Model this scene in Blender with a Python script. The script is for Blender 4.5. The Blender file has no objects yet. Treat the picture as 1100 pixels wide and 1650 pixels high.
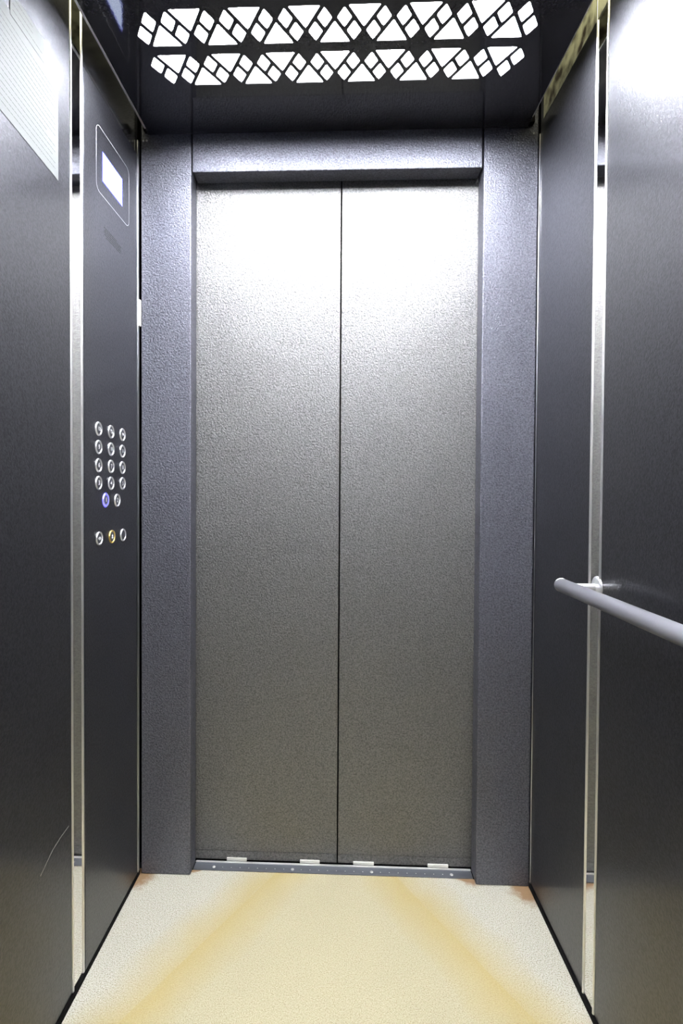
import bpy, bmesh, math, random
from mathutils import Vector, Matrix

random.seed(7)
S = bpy.context.scene
COL = S.collection

# ------------------------------------------------------------------ camera
W_PX, H_PX, F_PX = 1100.0, 1650.0, 850.0
cam_data = bpy.data.cameras.new('camera')
cam = bpy.data.objects.new('camera', cam_data)
COL.objects.link(cam)
yaw, pit, rol = -0.03753, -0.01835, 0.00582
fw = Vector((math.sin(yaw) * math.cos(pit), math.cos(yaw) * math.cos(pit), math.sin(pit)))
rt0 = Vector((math.cos(yaw), -math.sin(yaw), 0))
up0 = rt0.cross(fw)
rt = rt0 * math.cos(rol) + up0 * math.sin(rol)
up = -rt0 * math.sin(rol) + up0 * math.cos(rol)
m3 = Matrix((rt, up, -fw)).transposed()
cam.matrix_world = Matrix.Translation((0.02062, -1.46518, 1.10094)) @ m3.to_4x4()
cam_data.sensor_fit = 'VERTICAL'
cam_data.sensor_height = 36.0
cam_data.lens = 36.0 * F_PX / H_PX
cam_data.shift_x = 32.06 / H_PX
cam_data.shift_y = -21.65 / H_PX
cam_data.clip_start = 0.02
S.camera = cam

# ------------------------------------------------------------------ colour, world, exposure
S.view_settings.view_transform = 'Standard'
S.view_settings.look = 'None'
S.view_settings.gamma = 1.0
S.view_settings.use_curve_mapping = False
S.view_settings.exposure = 0.0
S.cycles.sample_clamp_indirect = 80.0
world = bpy.data.worlds.new('world')
world.use_nodes = True
world.node_tree.nodes['Background'].inputs[0].default_value = (0.02, 0.02, 0.022, 1)
world.node_tree.nodes['Background'].inputs[1].default_value = 0.2
S.world = world

PANE_BASE, PANE_HOT, HOT_R = 146.0, 340.0, 0.065      # glow of the light panes, and of the lamps behind them
PLENUM_W = 22.0                                   # added fill light above the ceiling sheet, watts

# ------------------------------------------------------------------ sizes
XL, XR = -0.55, 0.55
YB = -1.64                 # rear wall
HC = 2.0803                # ceiling underside
ROOF = 2.27
DOOR_Y = 0.060
HDR = 1.9773

# ------------------------------------------------------------------ materials
def new_mat(name):
    m = bpy.data.materials.new(name)
    m.use_nodes = True
    nt = m.node_tree
    return m, nt, nt.nodes['Principled BSDF']

def simple(name, col, rough=0.4, metal=0.0, ior=1.5, spec=0.5):
    m, nt, b = new_mat(name)
    b.inputs['Base Color'].default_value = (*col, 1)
    b.inputs['Roughness'].default_value = rough
    b.inputs['Metallic'].default_value = metal
    b.inputs['IOR'].default_value = ior
    b.inputs['Specular IOR Level'].default_value = spec
    return m

def glow(name, col, strength):
    m, nt, b = new_mat(name)
    b.inputs['Base Color'].default_value = (0.1, 0.1, 0.1, 1)
    b.inputs['Emission Color'].default_value = (*col, 1)
    b.inputs['Emission Strength'].default_value = strength
    return m

def grained(name, col, rough, spec, scale, strength, stretch=(1, 1, 1), metal=0.0, dist=0.0012, ior=1.5, coat=0.0, coat_rough=0.12, grain=0.3):
    """dark coated sheet steel with a fine leather grain"""
    m, nt, b = new_mat(name)
    N, L = nt.nodes, nt.links
    tc = N.new('ShaderNodeTexCoord')
    mp = N.new('ShaderNodeMapping')
    mp.inputs['Scale'].default_value = stretch
    L.new(tc.outputs['Object'], mp.inputs['Vector'])
    n1 = N.new('ShaderNodeTexNoise')
    n1.inputs['Scale'].default_value = scale
    n1.inputs['Detail'].default_value = 1.5
    n1.inputs['Distortion'].default_value = 0.6
    L.new(mp.outputs[0], n1.inputs['Vector'])
    bp = N.new('ShaderNodeBump')
    bp.inputs['Strength'].default_value = strength
    bp.inputs['Distance'].default_value = dist
    L.new(n1.outputs['Fac'], bp.inputs['Height'])
    L.new(bp.outputs[0], b.inputs['Normal'])
    # slight unevenness of the coating
    n2 = N.new('ShaderNodeTexNoise')
    n2.inputs['Scale'].default_value = 3.0
    n2.inputs['Detail'].default_value = 3.0
    L.new(tc.outputs['Object'], n2.inputs['Vector'])
    mr = N.new('ShaderNodeMapRange')
    mr.inputs['To Min'].default_value = rough * 0.9
    mr.inputs['To Max'].default_value = rough * 1.12
    L.new(n2.outputs['Fac'], mr.inputs['Value'])
    L.new(mr.outputs[0], b.inputs['Roughness'])
    rg = N.new('ShaderNodeValToRGB')
    rg.color_ramp.elements[0].position = 0.36
    rg.color_ramp.elements[1].position = 0.64
    rg.color_ramp.elements[0].color = (*[c * (1 - grain) for c in col], 1)
    rg.color_ramp.elements[1].color = (*[c * (1 + grain) for c in col], 1)
    L.new(n1.outputs['Fac'], rg.inputs['Fac'])
    L.new(rg.outputs['Color'], b.inputs['Base Color'])
    ms = N.new('ShaderNodeMapRange')
    ms.inputs['From Min'].default_value = 0.36; ms.inputs['From Max'].default_value = 0.64
    ms.inputs['To Min'].default_value = spec * (1 - grain * 0.5); ms.inputs['To Max'].default_value = spec * (1 + grain * 0.5)
    L.new(n1.outputs['Fac'], ms.inputs['Value'])
    L.new(ms.outputs[0], b.inputs['Specular IOR Level'])
    b.inputs['Metallic'].default_value = metal
    b.inputs['IOR'].default_value = ior
    b.inputs['Coat Weight'].default_value = coat
    b.inputs['Coat Roughness'].default_value = coat_rough
    b.inputs['Coat IOR'].default_value = 1.4
    return m

M = {}
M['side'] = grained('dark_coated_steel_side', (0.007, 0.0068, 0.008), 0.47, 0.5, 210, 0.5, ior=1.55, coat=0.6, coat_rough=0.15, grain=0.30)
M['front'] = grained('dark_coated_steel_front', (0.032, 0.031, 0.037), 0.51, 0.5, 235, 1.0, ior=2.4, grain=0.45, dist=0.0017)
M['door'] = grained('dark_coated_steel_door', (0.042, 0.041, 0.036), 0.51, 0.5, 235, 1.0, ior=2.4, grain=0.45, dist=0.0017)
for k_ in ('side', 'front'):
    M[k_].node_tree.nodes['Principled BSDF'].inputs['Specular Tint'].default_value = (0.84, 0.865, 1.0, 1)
M['ceil'] = grained('dark_coated_steel_ceiling', (0.020, 0.019, 0.022), 0.06, 0.5, 220, 0.025, grain=0.08)
M['smooth'] = simple('dark_smooth_steel', (0.025, 0.025, 0.028), 0.12)
M['steel'] = simple('polished_steel', (0.88, 0.87, 0.84), 0.045, 1.0)
M['satin'] = simple('satin_steel', (0.70, 0.70, 0.70), 0.28, 1.0)
M['lip'] = simple('satin_lip_steel', (0.80, 0.79, 0.77), 0.42, 1.0)
M['rail'] = simple('satin_rail_steel', (0.34, 0.34, 0.37), 0.33, 0.5)
M['chrome'] = simple('bright_chrome', (0.92, 0.92, 0.92), 0.34, 0.85)
M['gold'] = simple('gold_bezel', (0.85, 0.62, 0.20), 0.34, 0.85)
M['cap'] = simple('button_cap_steel', (0.10, 0.10, 0.11), 0.35, 0.5)
M['numeral'] = simple('numeral_white', (0.75, 0.75, 0.75), 0.4)
M['black'] = simple('black_rubber', (0.008, 0.008, 0.008), 0.6)
M['gap'] = simple('black_gap', (0.004, 0.004, 0.004), 0.9, spec=0.1)
M['plastic'] = simple('white_nylon', (0.70, 0.69, 0.62), 0.45)
M['sill'] = simple('grey_aluminium', (0.17, 0.18, 0.20), 0.42, 0.7)
M['ridge'] = simple('bare_aluminium', (0.75, 0.74, 0.70), 0.35, 0.8)
M['line'] = simple('engraved_line', (0.5, 0.5, 0.52), 0.35)
M['hole'] = simple('dark_hole', (0.006, 0.006, 0.006), 0.8)
M['paper'] = simple('white_paper', (0.185, 0.195, 0.19), 0.7, spec=0.25)
M['ink'] = simple('grey_print', (0.06, 0.065, 0.06), 0.7, spec=0.2)
M['zinc'] = simple('galvanised_sheet', (0.46, 0.45, 0.30), 0.6)
def mottled():
    m, nt, b = new_mat('galvanised_sheet')
    N, L = nt.nodes, nt.links
    tc = N.new('ShaderNodeTexCoord')
    n = N.new('ShaderNodeTexNoise'); n.inputs['Scale'].default_value = 22; n.inputs['Detail'].default_value = 4
    L.new(tc.outputs['Object'], n.inputs['Vector'])
    r = N.new('ShaderNodeValToRGB')
    r.color_ramp.elements[0].position = 0.38; r.color_ramp.elements[0].color = (0.05, 0.04, 0.03, 1)
    r.color_ramp.elements[1].position = 0.58; r.color_ramp.elements[1].color = (0.50, 0.50, 0.36, 1)
    L.new(n.outputs['Fac'], r.inputs['Fac']); L.new(r.outputs['Color'], b.inputs['Base Color'])
    b.inputs['Roughness'].default_value = 0.5
    return m
M['zinc'] = mottled()
M['blocker'] = simple('blocker_grey', (0.25, 0.25, 0.25), 0.6)
M['scratch'] = simple('bare_scratch', (0.22, 0.21, 0.19), 0.5)
M['screen'] = glow('lcd_screen', (0.62, 0.72, 1.0), 9.0)
M['screenedge'] = glow('lcd_blue_edge', (0.05, 0.06, 1.0), 6.0)
M['bluering'] = glow('blue_led_ring', (0.10, 0.10, 1.0), 2.2)
M['lamp'] = glow('lamp_tube', (1.0, 0.93, 0.62), 1.0)

def pane_material():
    m, nt, b = new_mat('backlit_acrylic')
    N, L = nt.nodes, nt.links
    b.inputs['Base Color'].default_value = (0.8, 0.8, 0.8, 1)
    b.inputs['Roughness'].default_value = 0.3
    b.inputs['Emission Color'].default_value = (0.92, 0.935, 1.0, 1)
    geo = N.new('ShaderNodeNewGeometry')
    total = None
    for (hx, hy, hw) in ((-0.33, -0.335, 0.6), (0.37, -0.335, 1.0), (-0.33, YB + 0.335, 0.8), (0.37, YB + 0.335, 0.8)):
        d = N.new('ShaderNodeVectorMath'); d.operation = 'DISTANCE'
        L.new(geo.outputs['Position'], d.inputs[0])
        d.inputs[1].default_value = (hx, hy, HC)
        q = N.new('ShaderNodeMath'); q.operation = 'DIVIDE'
        L.new(d.outputs['Value'], q.inputs[0]); q.inputs[1].default_value = HOT_R
        s = N.new('ShaderNodeMath'); s.operation = 'POWER'
        L.new(q.outputs[0], s.inputs[0]); s.inputs[1].default_value = 2.0
        n = N.new('ShaderNodeMath'); n.operation = 'MULTIPLY'
        L.new(s.outputs[0], n.inputs[0]); n.inputs[1].default_value = -1.0
        e = N.new('ShaderNodeMath'); e.operation = 'EXPONENT'
        L.new(n.outputs[0], e.inputs[0])
        w_ = N.new('ShaderNodeMath'); w_.operation = 'MULTIPLY'
        L.new(e.outputs[0], w_.inputs[0]); w_.inputs[1].default_value = hw
        e = w_
        if total is None:
            total = e
        else:
            a = N.new('ShaderNodeMath'); a.operation = 'ADD'
            L.new(total.outputs[0], a.inputs[0]); L.new(e.outputs[0], a.inputs[1])
            total = a
    ma = N.new('ShaderNodeMath'); ma.operation = 'MULTIPLY_ADD'
    L.new(total.outputs[0], ma.inputs[0])
    ma.inputs[1].default_value = PANE_HOT
    ma.inputs[2].default_value = PANE_BASE
    L.new(ma.outputs[0], b.inputs['Emission Strength'])
    return m
M['pane'] = pane_material()

def floor_material():
    m, nt, b = new_mat('speckled_vinyl')
    N, L = nt.nodes, nt.links
    geo = N.new('ShaderNodeNewGeometry')
    pos = geo.outputs['Position']
    def noise(scale, detail=2.0, vec=None):
        n = N.new('ShaderNodeTexNoise')
        n.inputs['Scale'].default_value = scale
        n.inputs['Detail'].default_value = detail
        L.new(vec or pos, n.inputs['Vector'])
        return n.outputs['Fac']
    def ramp(fac, stops):
        r = N.new('ShaderNodeValToRGB')
        cr = r.color_ramp
        while len(cr.elements) < len(stops):
            cr.elements.new(0.5)
        for el, (p, c) in zip(cr.elements, stops):
            el.position = p; el.color = (*c, 1)
        L.new(fac, r.inputs['Fac'])
        return r.outputs['Color']
    def mix(fac, a, c, mode='MIX'):
        x = N.new('ShaderNodeMix'); x.data_type = 'RGBA'; x.blend_type = mode
        L.new(fac, x.inputs[0])
        if isinstance(a, tuple): x.inputs[6].default_value = (*a, 1)
        else: L.new(a, x.inputs[6])
        if isinstance(c, tuple): x.inputs[7].default_value = (*c, 1)
        else: L.new(c, x.inputs[7])
        return x.outputs[2]
    def math_(op, a, c=None, clamp=False):
        x = N.new('ShaderNodeMath'); x.operation = op; x.use_clamp = clamp
        for i, v in enumerate((a, c)):
            if v is None: continue
            if isinstance(v, (int, float)): x.inputs[i].default_value = v
            else: L.new(v, x.inputs[i])
        return x.outputs[0]
    base = ramp(noise(420, 3), [(0.36, (0.20, 0.18, 0.125)), (0.44, (0.42, 0.40, 0.315)), (0.57, (0.485, 0.47, 0.38)), (0.68, (0.62, 0.60, 0.53))])
    # worn yellow tracks: two bands that fan out from the doorway
    sep = N.new('ShaderNodeSeparateXYZ'); L.new(pos, sep.inputs[0])
    X, Y = sep.outputs[0], sep.outputs[1]
    wob = math_('MULTIPLY', math_('SUBTRACT', noise(7, 2), 0.5), 0.10)
    ax = math_('ABSOLUTE', math_('SUBTRACT', X, 0.012))
    # centre line |x| = 0.175 - 0.66 y   (y negative towards the camera)
    cl = math_('SUBTRACT', 0.185, math_('MULTIPLY', Y, 0.62))
    dd = math_('ABSOLUTE', math_('ADD', math_('SUBTRACT', ax, cl), wob))
    band = math_('SUBTRACT', 1.0, math_('DIVIDE', dd, 0.125), True)
    band = math_('MULTIPLY', math_('POWER', band, 0.9), 0.75)
    inner = math_('MULTIPLY', math_('GREATER_THAN', cl, ax), 0.55)
    c = mix(inner, base, mix(noise(420, 3), (0.275, 0.23, 0.105), (0.54, 0.465, 0.225)))
    c = mix(band, c, mix(noise(300, 2), (0.31, 0.235, 0.075), (0.50, 0.405, 0.165)))
    # rusty dirt in the two corners and along the sill
    def near(px, py, r):
        d = N.new('ShaderNodeVectorMath'); d.operation = 'DISTANCE'
        L.new(pos, d.inputs[0]); d.inputs[1].default_value = (px, py, 0)
        return math_('SUBTRACT', 1.0, math_('DIVIDE', d.outputs['Value'], r), True)
    dirt = math_('ADD', near(-0.55, -0.005, 0.085), near(0.55, -0.01, 0.10))
    dirt = math_('ADD', dirt, near(0.40, 0.03, 0.06))
    dirt = math_('ADD', dirt, near(-0.40, 0.03, 0.03))
    edge = math_('MULTIPLY', math_('SUBTRACT', 1.0, math_('DIVIDE', math_('ABSOLUTE', math_('SUBTRACT', Y, 0.022)), 0.012), True), 0.4)
    dirt = math_('ADD', dirt, edge)
    dirt = math_('MULTIPLY', math_('SUBTRACT', math_('ADD', dirt, math_('MULTIPLY', noise(60, 3), 0.5)), 0.55), 3.0, True)
    c = mix(dirt, c, (0.24, 0.15, 0.075))
    L.new(c, b.inputs['Base Color'])
    b.inputs['Roughness'].default_value = 0.55
    b.inputs['Specular IOR Level'].default_value = 0.3
    bp = N.new('ShaderNodeBump'); bp.inputs['Strength'].default_value = 0.25; bp.inputs['Distance'].default_value = 0.001
    L.new(noise(420, 3), bp.inputs['Height']); L.new(bp.outputs[0], b.inputs['Normal'])
    return m
M['floor'] = floor_material()

# ------------------------------------------------------------------ mesh helpers
def link(name, bm, mat, parent=None, smooth=False, bevel=0.0, seg=2):
    me = bpy.data.meshes.new(name)
    bm.normal_update()
    bm.to_mesh(me); bm.free()
    me.materials.append(mat)
    if smooth:
        for p in me.polygons: p.use_smooth = True
    o = bpy.data.objects.new(name, me)
    COL.objects.link(o)
    if parent: o.parent = parent
    if bevel > 0:
        md = o.modifiers.new('bevel', 'BEVEL')
        md.width = bevel; md.segments = seg; md.limit_method = 'ANGLE'
        md.harden_normals = False
        for p in me.polygons: p.use_smooth = False
    return o

def box(bm, x0, x1, y0, y1, z0, z1):
    v = [bm.verts.new(c) for c in ((x0, y0, z0), (x1, y0, z0), (x1, y1, z0), (x0, y1, z0),
                                   (x0, y0, z1), (x1, y0, z1), (x1, y1, z1), (x0, y1, z1))]
    for f in ((3, 2, 1, 0), (4, 5, 6, 7), (0, 1, 5, 4), (1, 2, 6, 5), (2, 3, 7, 6), (3, 0, 4, 7)):
        bm.faces.new([v[i] for i in f])

def boxes(*bs):
    bm = bmesh.new()
    for b in bs: box(bm, *b)
    return bm

def extrude_profile(pts, axis_fn, t0, t1):
    """closed 2D profile swept between two stations; axis_fn(u, v, t) gives the 3D point"""
    bm = bmesh.new()
    a = [bm.verts.new(axis_fn(u, v, t0)) for u, v in pts]
    b = [bm.verts.new(axis_fn(u, v, t1)) for u, v in pts]
    n = len(pts)
    for i in range(n):
        bm.faces.new((a[i], a[(i + 1) % n], b[(i + 1) % n], b[i]))
    bm.faces.new(list(reversed(a))); bm.faces.new(b)
    bmesh.ops.recalc_face_normals(bm, faces=bm.faces)
    return bm

def lathe(prof, n=32, mat=None):
    """profile of (r, z) turned about local z"""
    bm = bmesh.new()
    rings = []
    for r, z in prof:
        if r < 1e-7:
            rings.append([bm.verts.new((0, 0, z))])
        else:
            rings.append([bm.verts.new((r * math.cos(2 * math.pi * k / n), r * math.sin(2 * math.pi * k / n), z)) for k in range(n)])
    for a, b in zip(rings, rings[1:]):
        for k in range(n):
            k2 = (k + 1) % n
            if len(a) == 1 and len(b) == 1: continue
            if len(a) == 1: bm.faces.new((a[0], b[k], b[k2]))
            elif len(b) == 1: bm.faces.new((a[k], a[k2], b[0]))
            else: bm.faces.new((a[k], a[k2], b[k2], b[k]))
    bmesh.ops.recalc_face_normals(bm, faces=bm.faces)
    return bm

def tube(pts, r, n=16):
    bm = bmesh.new()
    P = [Vector(p) for p in pts]
    rings = []
    for i, p in enumerate(P):
        t = (P[min(i + 1, len(P) - 1)] - P[max(i - 1, 0)]).normalized()
        a = t.cross(Vector((0, 0, 1)))
        if a.length < 1e-3: a = t.cross(Vector((1, 0, 0)))
        a.normalize(); b = t.cross(a)
        rings.append([bm.verts.new(p + a * r * math.cos(2 * math.pi * k / n) + b * r * math.sin(2 * math.pi * k / n)) for k in range(n)])
    for u, v in zip(rings, rings[1:]):
        for k in range(n):
            bm.faces.new((u[k], u[(k + 1) % n], v[(k + 1) % n], v[k]))
    bm.faces.new(list(reversed(rings[0]))); bm.faces.new(rings[-1])
    bmesh.ops.recalc_face_normals(bm, faces=bm.faces)
    return bm

def tag(o, label, cat, group=None, kind=None):
    o['label'] = label; o['category'] = cat
    if group: o['group'] = group
    if kind: o['kind'] = kind
    return o

def empty(name, loc):
    o = bpy.data.objects.new(name, None)
    o.location = loc
    o.empty_display_size = 0.05
    COL.objects.link(o)
    return o

def struct(o, label, cat):
    return tag(o, label, cat, kind='structure')

# ------------------------------------------------------------------ room shell
struct(link('floor', boxes((XL - 0.02, XR + 0.02, YB, 0.0215, -0.03, 0.0)), M['floor']),
       'pale beige speckled vinyl lift floor with two yellow worn tracks', 'floor')

PT = 0.018      # panel thickness
STRIP = (-0.3715, -0.3190)
WZ = 0.014
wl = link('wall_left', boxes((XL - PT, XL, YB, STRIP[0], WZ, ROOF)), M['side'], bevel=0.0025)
struct(wl, 'dark grey grained steel left wall carrying the paper notices', 'wall')
link('upper_panel', boxes((XL - PT, XL - 0.001, STRIP[1], -0.004, 2.0220, ROOF)), M['smooth'], wl, bevel=0.0008)
link('scratch', tube([(XL + 0.0001, -0.384, 0.386), (XL + 0.0001, -0.412, 0.384), (XL + 0.0001, -0.4465, 0.378), (XL + 0.0001, -0.490, 0.357)], 0.0005, 6), M['scratch'], wl)

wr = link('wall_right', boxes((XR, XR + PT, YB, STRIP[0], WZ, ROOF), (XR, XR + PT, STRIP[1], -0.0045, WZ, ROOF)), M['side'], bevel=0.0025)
link('upper_sheet', boxes((XR - 0.0012, XR - 0.0002, -1.55, -0.03, HC + 0.004, ROOF - 0.002)), M['zinc'], wr)
struct(wr, 'dark grey grained steel right wall behind the handrail', 'wall')

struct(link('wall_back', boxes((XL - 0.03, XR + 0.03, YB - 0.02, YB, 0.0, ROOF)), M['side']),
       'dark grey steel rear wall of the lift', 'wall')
struct(link('wall_front', boxes((XL - 0.05, XR + 0.05, 0.1145, 0.13, -0.05, ROOF)), M['gap']),
       'black back plate in the gaps around the lift doors', 'wall')
struct(link('roof', boxes((XL - 0.06, XR + 0.06, YB - 0.03, 0.13, ROOF, ROOF + 0.02)), M['zinc']),
       'galvanised lift roof above the hung ceiling', 'roof')

# polished vertical strips with rounded lips
def strip(name, side, label):
    x = XL if side < 0 else XR
    y0, y1 = STRIP
    lip = 0.0062
    prof = []
    # u: offset into the room, v: along y
    prof.append((-0.016, y0)); 
    for k in range(7):
        a = math.pi * k / 6
        prof.append((-0.0005 + 0.0025 * math.sin(a), y0 + lip / 2 - lip / 2 * math.cos(a)))
    for k in range(7):
        a = math.pi * k / 6
        prof.append((-0.0005 + 0.0025 * math.sin(a), y1 - lip / 2 - lip / 2 * math.cos(a)))
    prof.append((-0.016, y1))
    # flat of the strip sits slightly behind the lips
    prof2 = []
    for u, v in prof: prof2.append((u, v))
    bm = extrude_profile(prof2, lambda u, v, t: (x - side * u, v, t), WZ, 2.235)
    o = link(name, bm, M['steel'])
    o.data.materials.append(M['lip'])
    for p in o.data.polygons:
        if min(abs(p.center.y - y0), abs(p.center.y - y1)) < lip: p.material_index = 1
    return struct(o, label, 'trim')
strip('trim_1', -1, 'polished steel strip between left wall and button panel')
strip('trim_2', 1, 'polished steel strip dividing the right wall behind the handrail end')

# thin bright edges in the two front corners
def rod(name, x0, x1, y0, y1, z0, z1, label, mat='satin'):
    return struct(link(name, boxes((x0, x1, y0, y1, z0, z1)), M[mat], bevel=min(x1 - x0, y1 - y0) * 0.35, seg=3), label, 'trim')
rod('trim_3', XL + 0.0008, XL + 0.0042, -0.0150, -0.0040, WZ, 2.06, 'thin steel edge between button panel and left door jamb')
rod('trim_4', XR - 0.0030, XR - 0.0004, -0.0085, -0.0040, WZ, 2.06, 'thin steel edge between right wall and right door jamb')
rod('trim_5', -0.5223, -0.5170, -0.78, -0.0300, HC - 0.0022, HC - 0.0002, 'thin pale strip along the left edge of the ceiling', 'ridge')
rod('trim_6', 0.5142, 0.5160, -0.95, -0.0440, HC - 0.0016, HC - 0.0002, 'thin pale strip along the right edge of the ceiling', 'ridge')

# front wall: two jambs and the header, thin gaps between them
JL, JR = -0.4015, 0.4015
def jamb(name, x0, x1, label):
    return struct(link(name, boxes((x0, x1, 0.0, 0.056, 0.0, ROOF)), M['front'], bevel=0.0035, seg=3), label, 'door jamb')
jamb('trim_7', -0.5430, JL, 'broad dark grained steel jamb left of the lift doors')
jamb('trim_8', JR, 0.5480, 'broad dark grained steel jamb right of the lift doors')
struct(link('trim_9', boxes((JL + 0.0035, JR - 0.0035, 0.0005, 0.056, HDR, ROOF)), M['front'], bevel=0.0025, seg=3),
       'dark grained steel header above the lift doors', 'door header')
struct(link('trim_10', boxes((XL - 0.03, JL - 0.03, 0.058, 0.110, 0, ROOF), (JR + 0.03, XR + 0.03, 0.058, 0.110, 0, ROOF)), M['gap']),
       'black backing behind the two door jambs', 'backing')

for nm_, xs in (('trim_7', (-0.5365, -0.5265)), ('trim_8', (0.5350,))):
    for x in xs:
        sc_ = link('screw', lathe([(0, 0.0018), (0.0024, 0.0014), (0.0032, 0.0004), (0.0032, -0.001), (0, -0.001)], 14), M['satin'], bpy.data.objects[nm_], smooth=True)
        sc_.matrix_basis = Matrix.Translation((x, 0.0, 2.066)) @ Matrix.Rotation(math.pi / 2, 4, 'X')

# black strips put in as the shadow gap where the walls meet the floor
struct(link('baseboard_left', boxes((XL - 0.018, XL + 0.0035, YB, -0.0005, -0.002, WZ - 0.002)), M['gap']), 'black strip drawn as the shadow gap at the foot of the left wall', 'skirting')
struct(link('baseboard_right', boxes((XR - 0.0035, XR + 0.018, YB, -0.0005, -0.002, WZ - 0.002)), M['gap']), 'black strip drawn as the shadow gap at the foot of the right wall', 'skirting')

# ------------------------------------------------------------------ doors
def door(name, x0, x1, shoes, label):
    d = link(name, boxes((x0, x1, DOOR_Y, DOOR_Y + 0.03, 0.033, 2.03)), M['door'], bevel=0.0018)
    struct(d, label, 'lift door')
    link('kick_strip', boxes((x0, x1, DOOR_Y + 0.0012, DOOR_Y + 0.028, 0.0055, 0.0318)), M['door'], d, bevel=0.001)
    for s0, s1 in shoes:
        link('guide_shoe', boxes((s0, s1, DOOR_Y - 0.0025, DOOR_Y + 0.012, 0.0036, 0.0125)), M['plastic'], d, bevel=0.001)
    return d
SEAM = 0.0155
door('door_1', -0.425, SEAM - 0.0018, ((-0.310, -0.251), (-0.094, -0.036)), 'left leaf of the dark grained steel lift doors')
door('door_2', SEAM + 0.0018, 0.430, ((0.062, 0.122), (0.278, 0.337)), 'right leaf of the dark grained steel lift doors')

# ------------------------------------------------------------------ door sill
sill = empty('door_sill', (0, 0.04, 0))
tag(sill, 'grey aluminium sill plate with rivets on the floor under the lift doors', 'door sill')
def child(o, parent):
    o.parent = parent
    o.matrix_parent_inverse = Matrix.Translation(parent.location).inverted()
    return o
child(link('sill_plate', boxes((-0.400, 0.400, 0.0222, 0.0545, -0.02, 0.0024)), M['sill'], bevel=0.0006), sill)
child(link('sill_edge', boxes((-0.400, 0.400, 0.0505, 0.0560, -0.02, 0.0050)), M['ridge'], bevel=0.001), sill)
child(link('sill_track', boxes((-0.42, 0.42, 0.0560, 0.1140, -0.03, 0.0010)), M['gap']), sill)
screw_x = (-0.3418, -0.1134, 0.1140, 0.3415)
screw_me = None
for x in screw_x:
    if screw_me is None:
        o = link('screw', lathe([(0, 0.0012), (0.003, 0.0011), (0.0046, 0.0004), (0.0048, -0.001), (0, -0.001)], 20), M['ridge'], smooth=True)
        screw_me = o.data
    else:
        o = bpy.data.objects.new('screw', screw_me); COL.objects.link(o)
    o.location = (x, 0.033, 0.0028)
    child(o, sill)
riv_me = None
for a, b in zip(screw_x, screw_x[1:]):
    for k in range(1, 9):
        if riv_me is None:
            o = link('rivet', lathe([(0, 0.0007), (0.0012, 0.0004), (0.0016, -0.001), (0, -0.001)], 10), M['ridge'], smooth=True)
            riv_me = o.data
        else:
            o = bpy.data.objects.new('rivet', riv_me); COL.objects.link(o)
        o.location = (a + (b - a) * k / 9, 0.033, 0.0026)
        child(o, sill)

# ------------------------------------------------------------------ ceiling sheet with cut-outs, and the backlit rows
PER = 0.1235            # pattern period along the door
TS = 2 * PER / 3        # triangle side
ROW_D = 0.0970
INSET = 0.0046
LOW0, UP0 = -0.1736, -0.2868   # near-door edge of each row

def row_shapes(low):
    """polygons of one row in lattice units -> list of (kind, polygon); v=0 is the door side"""
    u = PER / 3.0
    h = ROW_D / 3.0
    P = []
    if low: downs = [-3 + i for i in range(7)]; ups = [-2.5 + i for i in range(6)]
    else:   downs = [-2.5 + i for i in range(6)]; ups = [-3 + i for i in range(7)]
    def pt(c, a, b): return (c * PER + a * u, b * h)
    for c in downs:
        P.append(('down', [pt(c, -1, 3), pt(c, 1, 3), pt(c, 0, 1)]))
    for c in ups:
        P.append(('up', [pt(c, -1, 0), pt(c, 1, 0), pt(c, 0, 2)]))
    rows = []
    if low:
        for c in downs: rows += [(c, 1), (c, -1)]
    else:
        for c in ups: rows += [(c + 0.5, -1), (c - 0.5, 1)]
    for c, s in rows:       # the two rhombi on one side of a downward triangle
        P.append(('rhombus', [pt(c, s * 1, 3), pt(c, s * 1.5, 2), pt(c, s * 1, 1), pt(c, s * 0.5, 2)]))
        P.append(('rhombus', [pt(c, s * 0.5, 2), pt(c, s * 1, 1), pt(c, s * 0.5, 0), pt(c, 0, 1)]))
    return P

def ccw(poly):
    a = sum(poly[i][0] * poly[(i + 1) % len(poly)][1] - poly[(i + 1) % len(poly)][0] * poly[i][1] for i in range(len(poly)))
    return poly if a > 0 else poly[::-1]

def inset(poly, d):
    poly = ccw(poly); n = len(poly); out = []
    for i in range(n):
        p0, p1, p2 = Vector(poly[i - 1]), Vector(poly[i]), Vector(poly[(i + 1) % n])
        e1 = (p1 - p0).normalized(); e2 = (p2 - p1).normalized()
        n1 = Vector((-e1.y, e1.x)); n2 = Vector((-e2.y, e2.x))
        k = d / (1 + n1.dot(n2))
        out.append(tuple(p1 + (n1 + n2) * k))
    return out

def rounded(poly, r):
    n = len(poly); out = []
    for i in range(n):
        p0, p1, p2 = Vector(poly[i - 1]), Vector(poly[i]), Vector(poly[(i + 1) % n])
        a = p1 + (p0 - p1).normalized() * r; b = p1 + (p2 - p1).normalized() * r
        for t in (0, 0.33, 0.67, 1):
            out.append(tuple(a * (1 - t) ** 2 + p1 * 2 * t * (1 - t) + b * t * t))
    return out

def place_row(low, y_edge, flip=1):
    """world xy polygons of one row; flip=-1 turns it towards the rear wall"""
    res = []
    for kind, poly in row_shapes(low):
        res.append((kind, ccw([(x, y_edge - flip * v) for x, v in poly])))
    return res

front_low = place_row(True, LOW0)
front_up = place_row(False, UP0)
rear_low = place_row(True, YB - LOW0, -1)
rear_up = place_row(False, YB - UP0, -1)

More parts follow.
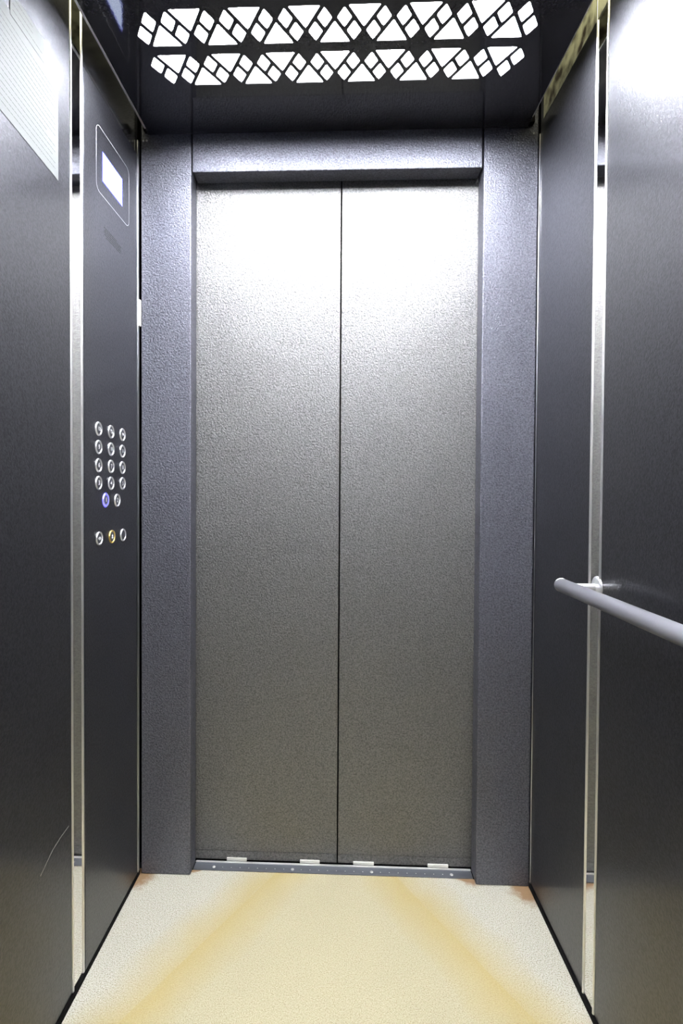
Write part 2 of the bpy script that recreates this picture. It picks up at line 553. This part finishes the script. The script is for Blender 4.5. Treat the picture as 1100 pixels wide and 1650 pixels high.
def sheet_with_holes(name, outer, holes, z0, z1, mat):
    cu = bpy.data.curves.new(name, 'CURVE')
    cu.dimensions = '2D'; cu.fill_mode = 'BOTH'
    def add(poly):
        sp = cu.splines.new('POLY'); sp.points.add(len(poly) - 1)
        for p, (x, y) in zip(sp.points, poly): p.co = (x, y, 0, 1)
        sp.use_cyclic_u = True
    add(outer)
    for h in holes: add(h)
    cu.extrude = (z1 - z0) / 2
    tmp = bpy.data.objects.new('tmp', cu); COL.objects.link(tmp)
    dg = bpy.context.evaluated_depsgraph_get()
    me = bpy.data.meshes.new_from_object(tmp.evaluated_get(dg))
    bpy.data.objects.remove(tmp); bpy.data.curves.remove(cu)
    me.name = name
    for v in me.vertices: v.co.z += (z0 + z1) / 2
    me.materials.clear(); me.materials.append(mat)
    for p in me.polygons: p.use_smooth = False; p.material_index = 0
    o = bpy.data.objects.new(name, me); COL.objects.link(o)
    return o

allrows = front_low + front_up + rear_low + rear_up
holes = [rounded(inset(p, INSET), 0.0030) for k, p in allrows]
ceiling = sheet_with_holes('ceiling', [(-0.5223, YB + 0.008), (0.5160, YB + 0.008), (0.5160, -0.0030), (-0.5223, -0.0030)],
                           holes, HC, HC + 0.0040, M['ceil'])
struct(ceiling, 'dark glossy hung ceiling sheet pierced by triangles and rhombi', 'ceiling')

struct(link('trim_11', boxes((-0.53, 0.53, -0.020, -0.0004, HC + 0.0042, HC + 0.020)), M['gap']),  # filler added to stop plenum light leaking at the ceiling's front edge
       'black gasket added to block light between hung ceiling and door header', 'filler')

def prism(poly, z0, z1):
    bm = bmesh.new()
    a = [bm.verts.new((x, y, z0)) for x, y in poly]
    b = [bm.verts.new((x, y, z1)) for x, y in poly]
    n = len(poly)
    bm.faces.new(list(reversed(a))); bm.faces.new(b)
    for i in range(n):
        bm.faces.new((a[i], a[(i + 1) % n], b[(i + 1) % n], b[i]))
    return bm

def blocker_bm(y0, y1):  # unseen tray added to keep the panes' back light out of the plenum
    x0, x1 = -0.47, 0.47
    z0, z1, t = HC + 0.0041, HC + 0.055, 0.0015
    return boxes((x0, x1, y0, y1, z1 - t, z1), (x0, x0 + t, y0, y1, z0, z1 - t), (x1 - t, x1, y0, y1, z0, z1 - t),
                 (x0 + t, x1 - t, y0, y0 + t, z0, z1 - t), (x0 + t, x1 - t, y1 - t, y1, z0, z1 - t))

def light_row(polys, y0, y1, label, group, detail=True):
    root = empty('ceiling_light', (0, (y0 + y1) / 2, HC))
    tag(root, label, 'ceiling light', group)
    child(link('light_blocker', blocker_bm(y0, y1), M['blocker']), root)
    if detail:
        names = {'down': 'triangle_pane', 'up': 'triangle_pane', 'rhombus': 'rhombus_pane'}
        cache = {}
        for kind, poly in polys:
            c = (sum(p[0] for p in poly) / len(poly), sum(p[1] for p in poly) / len(poly))
            loc = [(x - c[0], y - c[1]) for x, y in poly]
            key = (kind,) + tuple(sorted((round(x, 4), round(y, 4)) for x, y in loc))
            if key not in cache:
                o = link(names[kind], prism(rounded(inset(loc, INSET - 0.0006), 0.0030), 0.0038, 0.0070), M['pane'])
                cache[key] = o.data
            else:
                o = bpy.data.objects.new(names[kind], cache[key]); COL.objects.link(o)
            o.location = (c[0], c[1], HC)
            child(o, root)
    else:
        bm = bmesh.new()
        for kind, poly in polys:
            pr = prism(rounded(inset(poly, INSET - 0.0006), 0.0030), HC + 0.0038, HC + 0.0070)
            me = bpy.data.meshes.new('t'); pr.to_mesh(me); pr.free()
            bm.from_mesh(me); bpy.data.meshes.remove(me)
        child(link('light_pane', bm, M['pane']), root)
    return root
G = 'backlit rows of triangles and rhombi in the ceiling'
mid = -0.2787
light_row(front_low, mid + 0.0005, -0.155, 'lower row of glowing triangle and rhombus panes in the ceiling, nearest the door header', G)
light_row(front_up, -0.40, mid - 0.0005, 'upper row of glowing triangle and rhombus panes in the ceiling, with the brightest ends', G)
light_row(rear_low + rear_up, YB + 0.155, YB + 0.40, 'backlit double row of panes in the ceiling by the rear wall', None, False)

# fill light added above the hung ceiling; brightens the gaps along the side walls
pl = bpy.data.lights.new('plenum_fill', 'AREA')
pl.shape = 'RECTANGLE'; pl.size = 0.9; pl.size_y = 0.9
pl.energy = PLENUM_W; pl.color = (1.0, 0.95, 0.68)
plo = bpy.data.objects.new('plenum_fill', pl)
plo.location = (0, -0.82, ROOF - 0.01)
COL.objects.link(plo)

# ------------------------------------------------------------------ control panel on the left wall
cp = empty('control_panel', (XL, -0.16, WZ))
tag(cp, 'tall dark lift control panel with round buttons and lit display, left of the doors', 'control panel')
FX = XL + 0.0022        # front face of the panel
plate = child(link('faceplate', boxes((XL - PT, FX, STRIP[1] + 0.0005, -0.0155, WZ - 0.002, 2.0205)), M['side'], bevel=0.002), cp)
WALLROT = Matrix(((0, 0, 1), (1, 0, 0), (0, 1, 0)))      # local x -> +y, local y -> +z, local z -> +x

def on_panel(o, y, z, off=0.0):
    o.matrix_world = Matrix.Translation((FX + off, y, z)) @ WALLROT.to_4x4()
    return o

def rr(w, h, r, n=6):
    pts = []
    for cx, cy, a0 in ((w / 2 - r, h / 2 - r, 0), (-w / 2 + r, h / 2 - r, 90), (-w / 2 + r, -h / 2 + r, 180), (w / 2 - r, -h / 2 + r, 270)):
        for k in range(n + 1):
            a = math.radians(a0 + 90 * k / n)
            pts.append((cx + r * math.cos(a), cy + r * math.sin(a)))
    return pts

def ring_bm(outer, inner, z0, z1):
    bm = bmesh.new()
    n = len(outer)
    A = [bm.verts.new((x, y, z0)) for x, y in outer]; B = [bm.verts.new((x, y, z1)) for x, y in outer]
    C = [bm.verts.new((x, y, z0)) for x, y in inner]; D = [bm.verts.new((x, y, z1)) for x, y in inner]
    for i in range(n):
        j = (i + 1) % n
        bm.faces.new((A[i], A[j], B[j], B[i])); bm.faces.new((B[i], B[j], D[j], D[i])); bm.faces.new((D[i], D[j], C[j], C[i]))
    bmesh.ops.recalc_face_normals(bm, faces=bm.faces)
    return bm

def attach(o, parent):
    """parent keeping the world placement"""
    mw = o.matrix_world.copy()
    o.parent = parent
    o.matrix_parent_inverse = parent_world(parent).inverted()
    o.matrix_world = mw
    return o
def parent_world(p):
    m = p.matrix_basis.copy()
    if p.parent: m = parent_world(p.parent) @ p.matrix_parent_inverse @ m
    return m
def put(o, parent, y, z, off=0.0):
    """place a part on the face of the panel"""
    mw = Matrix.Translation((FX + off, y, z)) @ WALLROT.to_4x4()
    o.parent = parent
    o.matrix_parent_inverse = parent_world(parent).inverted()
    o.matrix_basis = mw
    return o

# engraved frame and display
put(link('frame_line', ring_bm(rr(0.1880, 0.1530, 0.018), rr(0.1862, 0.1512, 0.0172), 0.0, 0.0003), M['line']), cp, -0.1645, 1.8665)
bezel = put(link('display', ring_bm(rr(0.1122, 0.0690, 0.001, 2), rr(0.1078, 0.0646, 0.0008, 2), -0.0005, 0.0006), M['screenedge']), cp, -0.1705, 1.8590)
bezel['label'] = 'lit white display with blue edge'
put(link('screen', prism(rr(0.1078, 0.0646, 0.0008, 2), -0.0005, 0.0004), M['screen']), bezel, -0.1705, 1.8590)

# speaker holes
bm = bmesh.new()
for r_ in range(5):
    for c_ in range(17):
        if (r_ == 0 and c_ > 12) or (r_ == 4 and c_ < 2): continue
        cx, cy = (c_ - 8) * 0.0056 + (0.0028 if r_ % 2 else 0), (2 - r_) * 0.0050
        vs = [bm.verts.new((cx + 0.0016 * math.cos(k * math.pi / 4), cy + 0.0016 * math.sin(k * math.pi / 4), 0.00025)) for k in range(8)]
        bm.faces.new(vs)
r_ext = bmesh.ops.extrude_face_region(bm, geom=list(bm.faces))
for v in [g for g in r_ext['geom'] if isinstance(g, bmesh.types.BMVert)]: v.co.z -= 0.0008
bmesh.ops.recalc_face_normals(bm, faces=bm.faces)
put(link('speaker_grille', bm, M['hole']), cp, -0.172, 1.7105)

# buttons
BR = 0.0166
bezel_prof = [(BR - 0.0004, -0.001), (BR, 0.0004), (BR - 0.0006, 0.0022), (BR - 0.0020, 0.0030), (BR - 0.0034, 0.0025), (BR - 0.0040, 0.0010), (BR - 0.0042, -0.001)]
cap_prof = [(BR - 0.0041, -0.001), (BR - 0.0042, 0.0006), (BR - 0.0052, 0.0014), (0.0080, 0.0018), (0, 0.0019)]
def mesh_of(bm, name, mat, smooth=True):
    me = bpy.data.meshes.new(name); bm.to_mesh(me); bm.free(); me.materials.append(mat)
    for p in me.polygons: p.use_smooth = smooth
    return me
cap_me = mesh_of(lathe(cap_prof, 32), 'cap', M['cap'])
bez = {k: mesh_of(lathe(bezel_prof, 32), 'button', M[k]) for k in ('chrome', 'gold')}
halo_me = mesh_of(lathe([(BR - 0.0056, 0.0012), (BR - 0.0045, 0.0024), (BR - 0.0034, 0.0028), (BR - 0.0034, 0.0010)], 32), 'halo', M['bluering'])
halo2_me = mesh_of(lathe([(BR - 0.0004, 0.0002), (BR + 0.0006, 0.0010), (BR + 0.0012, 0.0002)], 32), 'halo', M['bluering'])

def text_mesh(s, size, mat):
    cu = bpy.data.curves.new('t', 'FONT')
    cu.body = s; cu.size = size; cu.align_x = 'CENTER'; cu.align_y = 'CENTER'; cu.extrude = 0.0002; cu.offset = 0.0002
    ob = bpy.data.objects.new('t', cu); COL.objects.link(ob)
    dg = bpy.context.evaluated_depsgraph_get()
    me = bpy.data.meshes.new_from_object(ob.evaluated_get(dg))
    bpy.data.objects.remove(ob); bpy.data.curves.remove(cu)
    me.materials.clear(); me.materials.append(mat)
    for p in me.polygons: p.material_index = 0
    return me

def poly_symbol(polys):
    bm = bmesh.new()
    for p in polys:
        pr = prism(ccw(p), 0, 0.0003)
        me = bpy.data.meshes.new('t'); pr.to_mesh(me); pr.free(); bm.from_mesh(me); bpy.data.meshes.remove(me)
    return mesh_of(bm, 'symbol', M['numeral'], False)

def button(y, z, mark, metal='chrome', lit=False, label=None):
    b = bpy.data.objects.new('button', bez[metal]); COL.objects.link(b)
    put(b, cp, y, z)
    if label: b['label'] = label
    c = bpy.data.objects.new('button_cap', cap_me); COL.objects.link(c); put(c, b, y, z)
    if lit:
        for hm in (halo_me, halo2_me):
            hh = bpy.data.objects.new('light_ring', hm); COL.objects.link(hh); put(hh, b, y, z)
    if isinstance(mark, str):
        n = bpy.data.objects.new('numeral', text_mesh(mark, 0.0150 if len(mark) == 1 else 0.0125, M['numeral'])); COL.objects.link(n)
        put(n, b, y, z, 0.0021)
    elif mark:
        n = bpy.data.objects.new('symbol', mark); COL.objects.link(n); put(n, b, y, z, 0.0019)
    return b

ys = (-0.2500, -0.1838, -0.1158)
zs = (1.2384, 1.1957, 1.1532, 1.1119)
nums = (('12', '13', '14'), ('9', '10', '11'), ('6', '7', '8'), ('3', '4', '5'))
for z, row in zip(zs, nums):
    for y, t in zip(ys, row): button(y, z, t)
button(-0.2132, 1.0712, '1', lit=True, label='button lit blue')
button(-0.1483, 1.0692, '2')
tri = poly_symbol([[(-0.0012, 0.0042), (-0.0012, -0.0042), (-0.0075, 0)], [(0.0012, 0.0042), (0.0012, -0.0042), (0.0075, 0)]])
bell = poly_symbol([[(-0.0055, -0.0035), (0.0055, -0.0035), (0.0040, -0.0015), (0.0036, 0.0030), (0.0015, 0.0052), (-0.0015, 0.0052), (-0.0036, 0.0030), (-0.0040, -0.0015)],
                    [(-0.0014, -0.0042), (0.0014, -0.0042), (0, -0.0060)]])
button(-0.2477, 0.9815, tri)
button(-0.1792, 0.9795, bell, 'gold', label='button with gold ring')
button(-0.1125, 0.9780, None)

# pale hinge bridging the dark gap beside the panel
hb = boxes((XL + 0.0005, XL + 0.0085, -0.0095, -0.0005, 1.5513, 1.6246))
child(link('hinge', hb, M['plastic'], bevel=0.0015), cp)

# ------------------------------------------------------------------ paper notices on the left wall
def wall_sheet(name, y0, y1, z0, z1, tilt, label, lines, text_y0, text_y1, zt, zb, off=0.0004):
    root = empty(name, (XL, (y0 + y1) / 2, z0))
    tag(root, label, 'notice')
    def pt(y, z, x): return (XL + x, y, z + tilt * (y - y1))
    bm = bmesh.new()
    n = 12
    front = []; back = []
    for i in range(n + 1):
        y = y0 + (y1 - y0) * i / n
        front.append((bm.verts.new(pt(y, z0, off + 0.0004)), bm.verts.new(pt(y, z1, off + 0.0004))))
        back.append((bm.verts.new(pt(y, z0, off)), bm.verts.new(pt(y, z1, off))))
    for i in range(n):
        bm.faces.new((front[i][0], front[i + 1][0], front[i + 1][1], front[i][1]))
        bm.faces.new((back[i][1], back[i + 1][1], back[i + 1][0], back[i][0]))
        bm.faces.new((front[i][1], front[i + 1][1], back[i + 1][1], back[i][1]))
        bm.faces.new((front[i + 1][0], front[i][0], back[i][0], back[i + 1][0]))
    for i in (0, n):
        bm.faces.new((front[i][0], front[i][1], back[i][1], back[i][0]))
    bmesh.ops.recalc_face_normals(bm, faces=bm.faces)
    child(link('sheet', bm, M['paper']), root)
    bm = bmesh.new()
    for k in range(lines):
        z = zt + (zb - zt) * k / max(1, lines - 1)
        y = text_y0
        end = text_y1 - random.choice((0, 0, 0, 0.01, 0.03, 0.05))
        while y < end:
            w = random.uniform(0.004, 0.014)
            e = min(y + w, end)
            v = [bm.verts.new(pt(*c, off + 0.00055)) for c in ((y, z), (e, z), (e, z + 0.0011), (y, z + 0.0011))]
            bm.faces.new(v)
            y = e + 0.0012
    child(link('printed_lines', bm, M['ink']), root)
    return root
wall_sheet('paper_notice', -0.735, -0.4190, 1.7145, 1.9020, -0.075, 'large white printed notice on the left wall', 15, -0.715, -0.430, 1.880, 1.730)
wall_sheet('paper_notice', -0.5720, -0.4690, 1.9060, 1.9500, -0.02, 'small white printed label just above the large notice', 3, -0.565, -0.476, 1.940, 1.918, 0.0010)

# ------------------------------------------------------------------ handrail on the right wall
RX, RZ, RR = 0.490, 0.901, 0.0145
hr = empty('handrail', (RX, -0.85, RZ))
tag(hr, 'round satin steel handrail on the right wall', 'handrail')
child(link('rail', tube([(RX, -0.3240, RZ - 0.002), (RX, -1.36, RZ + 0.006)], RR, 32), M['rail'], bevel=0), hr)
for p in hr.children[0].data.polygons: p.use_smooth = len(p.vertices) == 4
capbm = lathe([(0, 0.0022), (RR - 0.002, 0.0018), (RR - 0.0003, 0.0006), (RR + 0.0003, -0.0012), (0, -0.0012)], 32)
o = link('end_cap', capbm, M['satin'], smooth=True)
o.matrix_basis = Matrix.Translation((RX, -0.3240, RZ - 0.002)) @ Matrix.Rotation(-math.pi / 2, 4, 'X')
child(o, hr)
for by in (-0.358, -1.28):
    pts = [(RX, by, RZ - 0.004)]
    for k in range(9):
        a = math.pi / 2 * k / 8
        pts.append((RX + 0.012 + 0.016 * (1 - math.cos(a)), by, RZ - 0.006 + 0.004 * math.sin(a)))
    pts.append((XR + 0.001, by, RZ - 0.002))
    arm = child(link('bracket', tube([(RX, by, RZ), (XR + 0.001, by, RZ)], 0.0075, 16), M['chrome'], smooth=True), hr)
    fl = link('flange', lathe([(0, 0.0065), (0.010, 0.006), (0.018, 0.004), (0.0225, 0.0015), (0.023, -0.0005), (0, -0.0005)], 32), M['chrome'], smooth=True)
    mw = Matrix.Translation((XR, by, RZ)) @ Matrix.Rotation(-math.pi / 2, 4, 'Y')
    fl.parent = arm
    fl.matrix_parent_inverse = parent_world(arm).inverted()
    fl.matrix_basis = mw
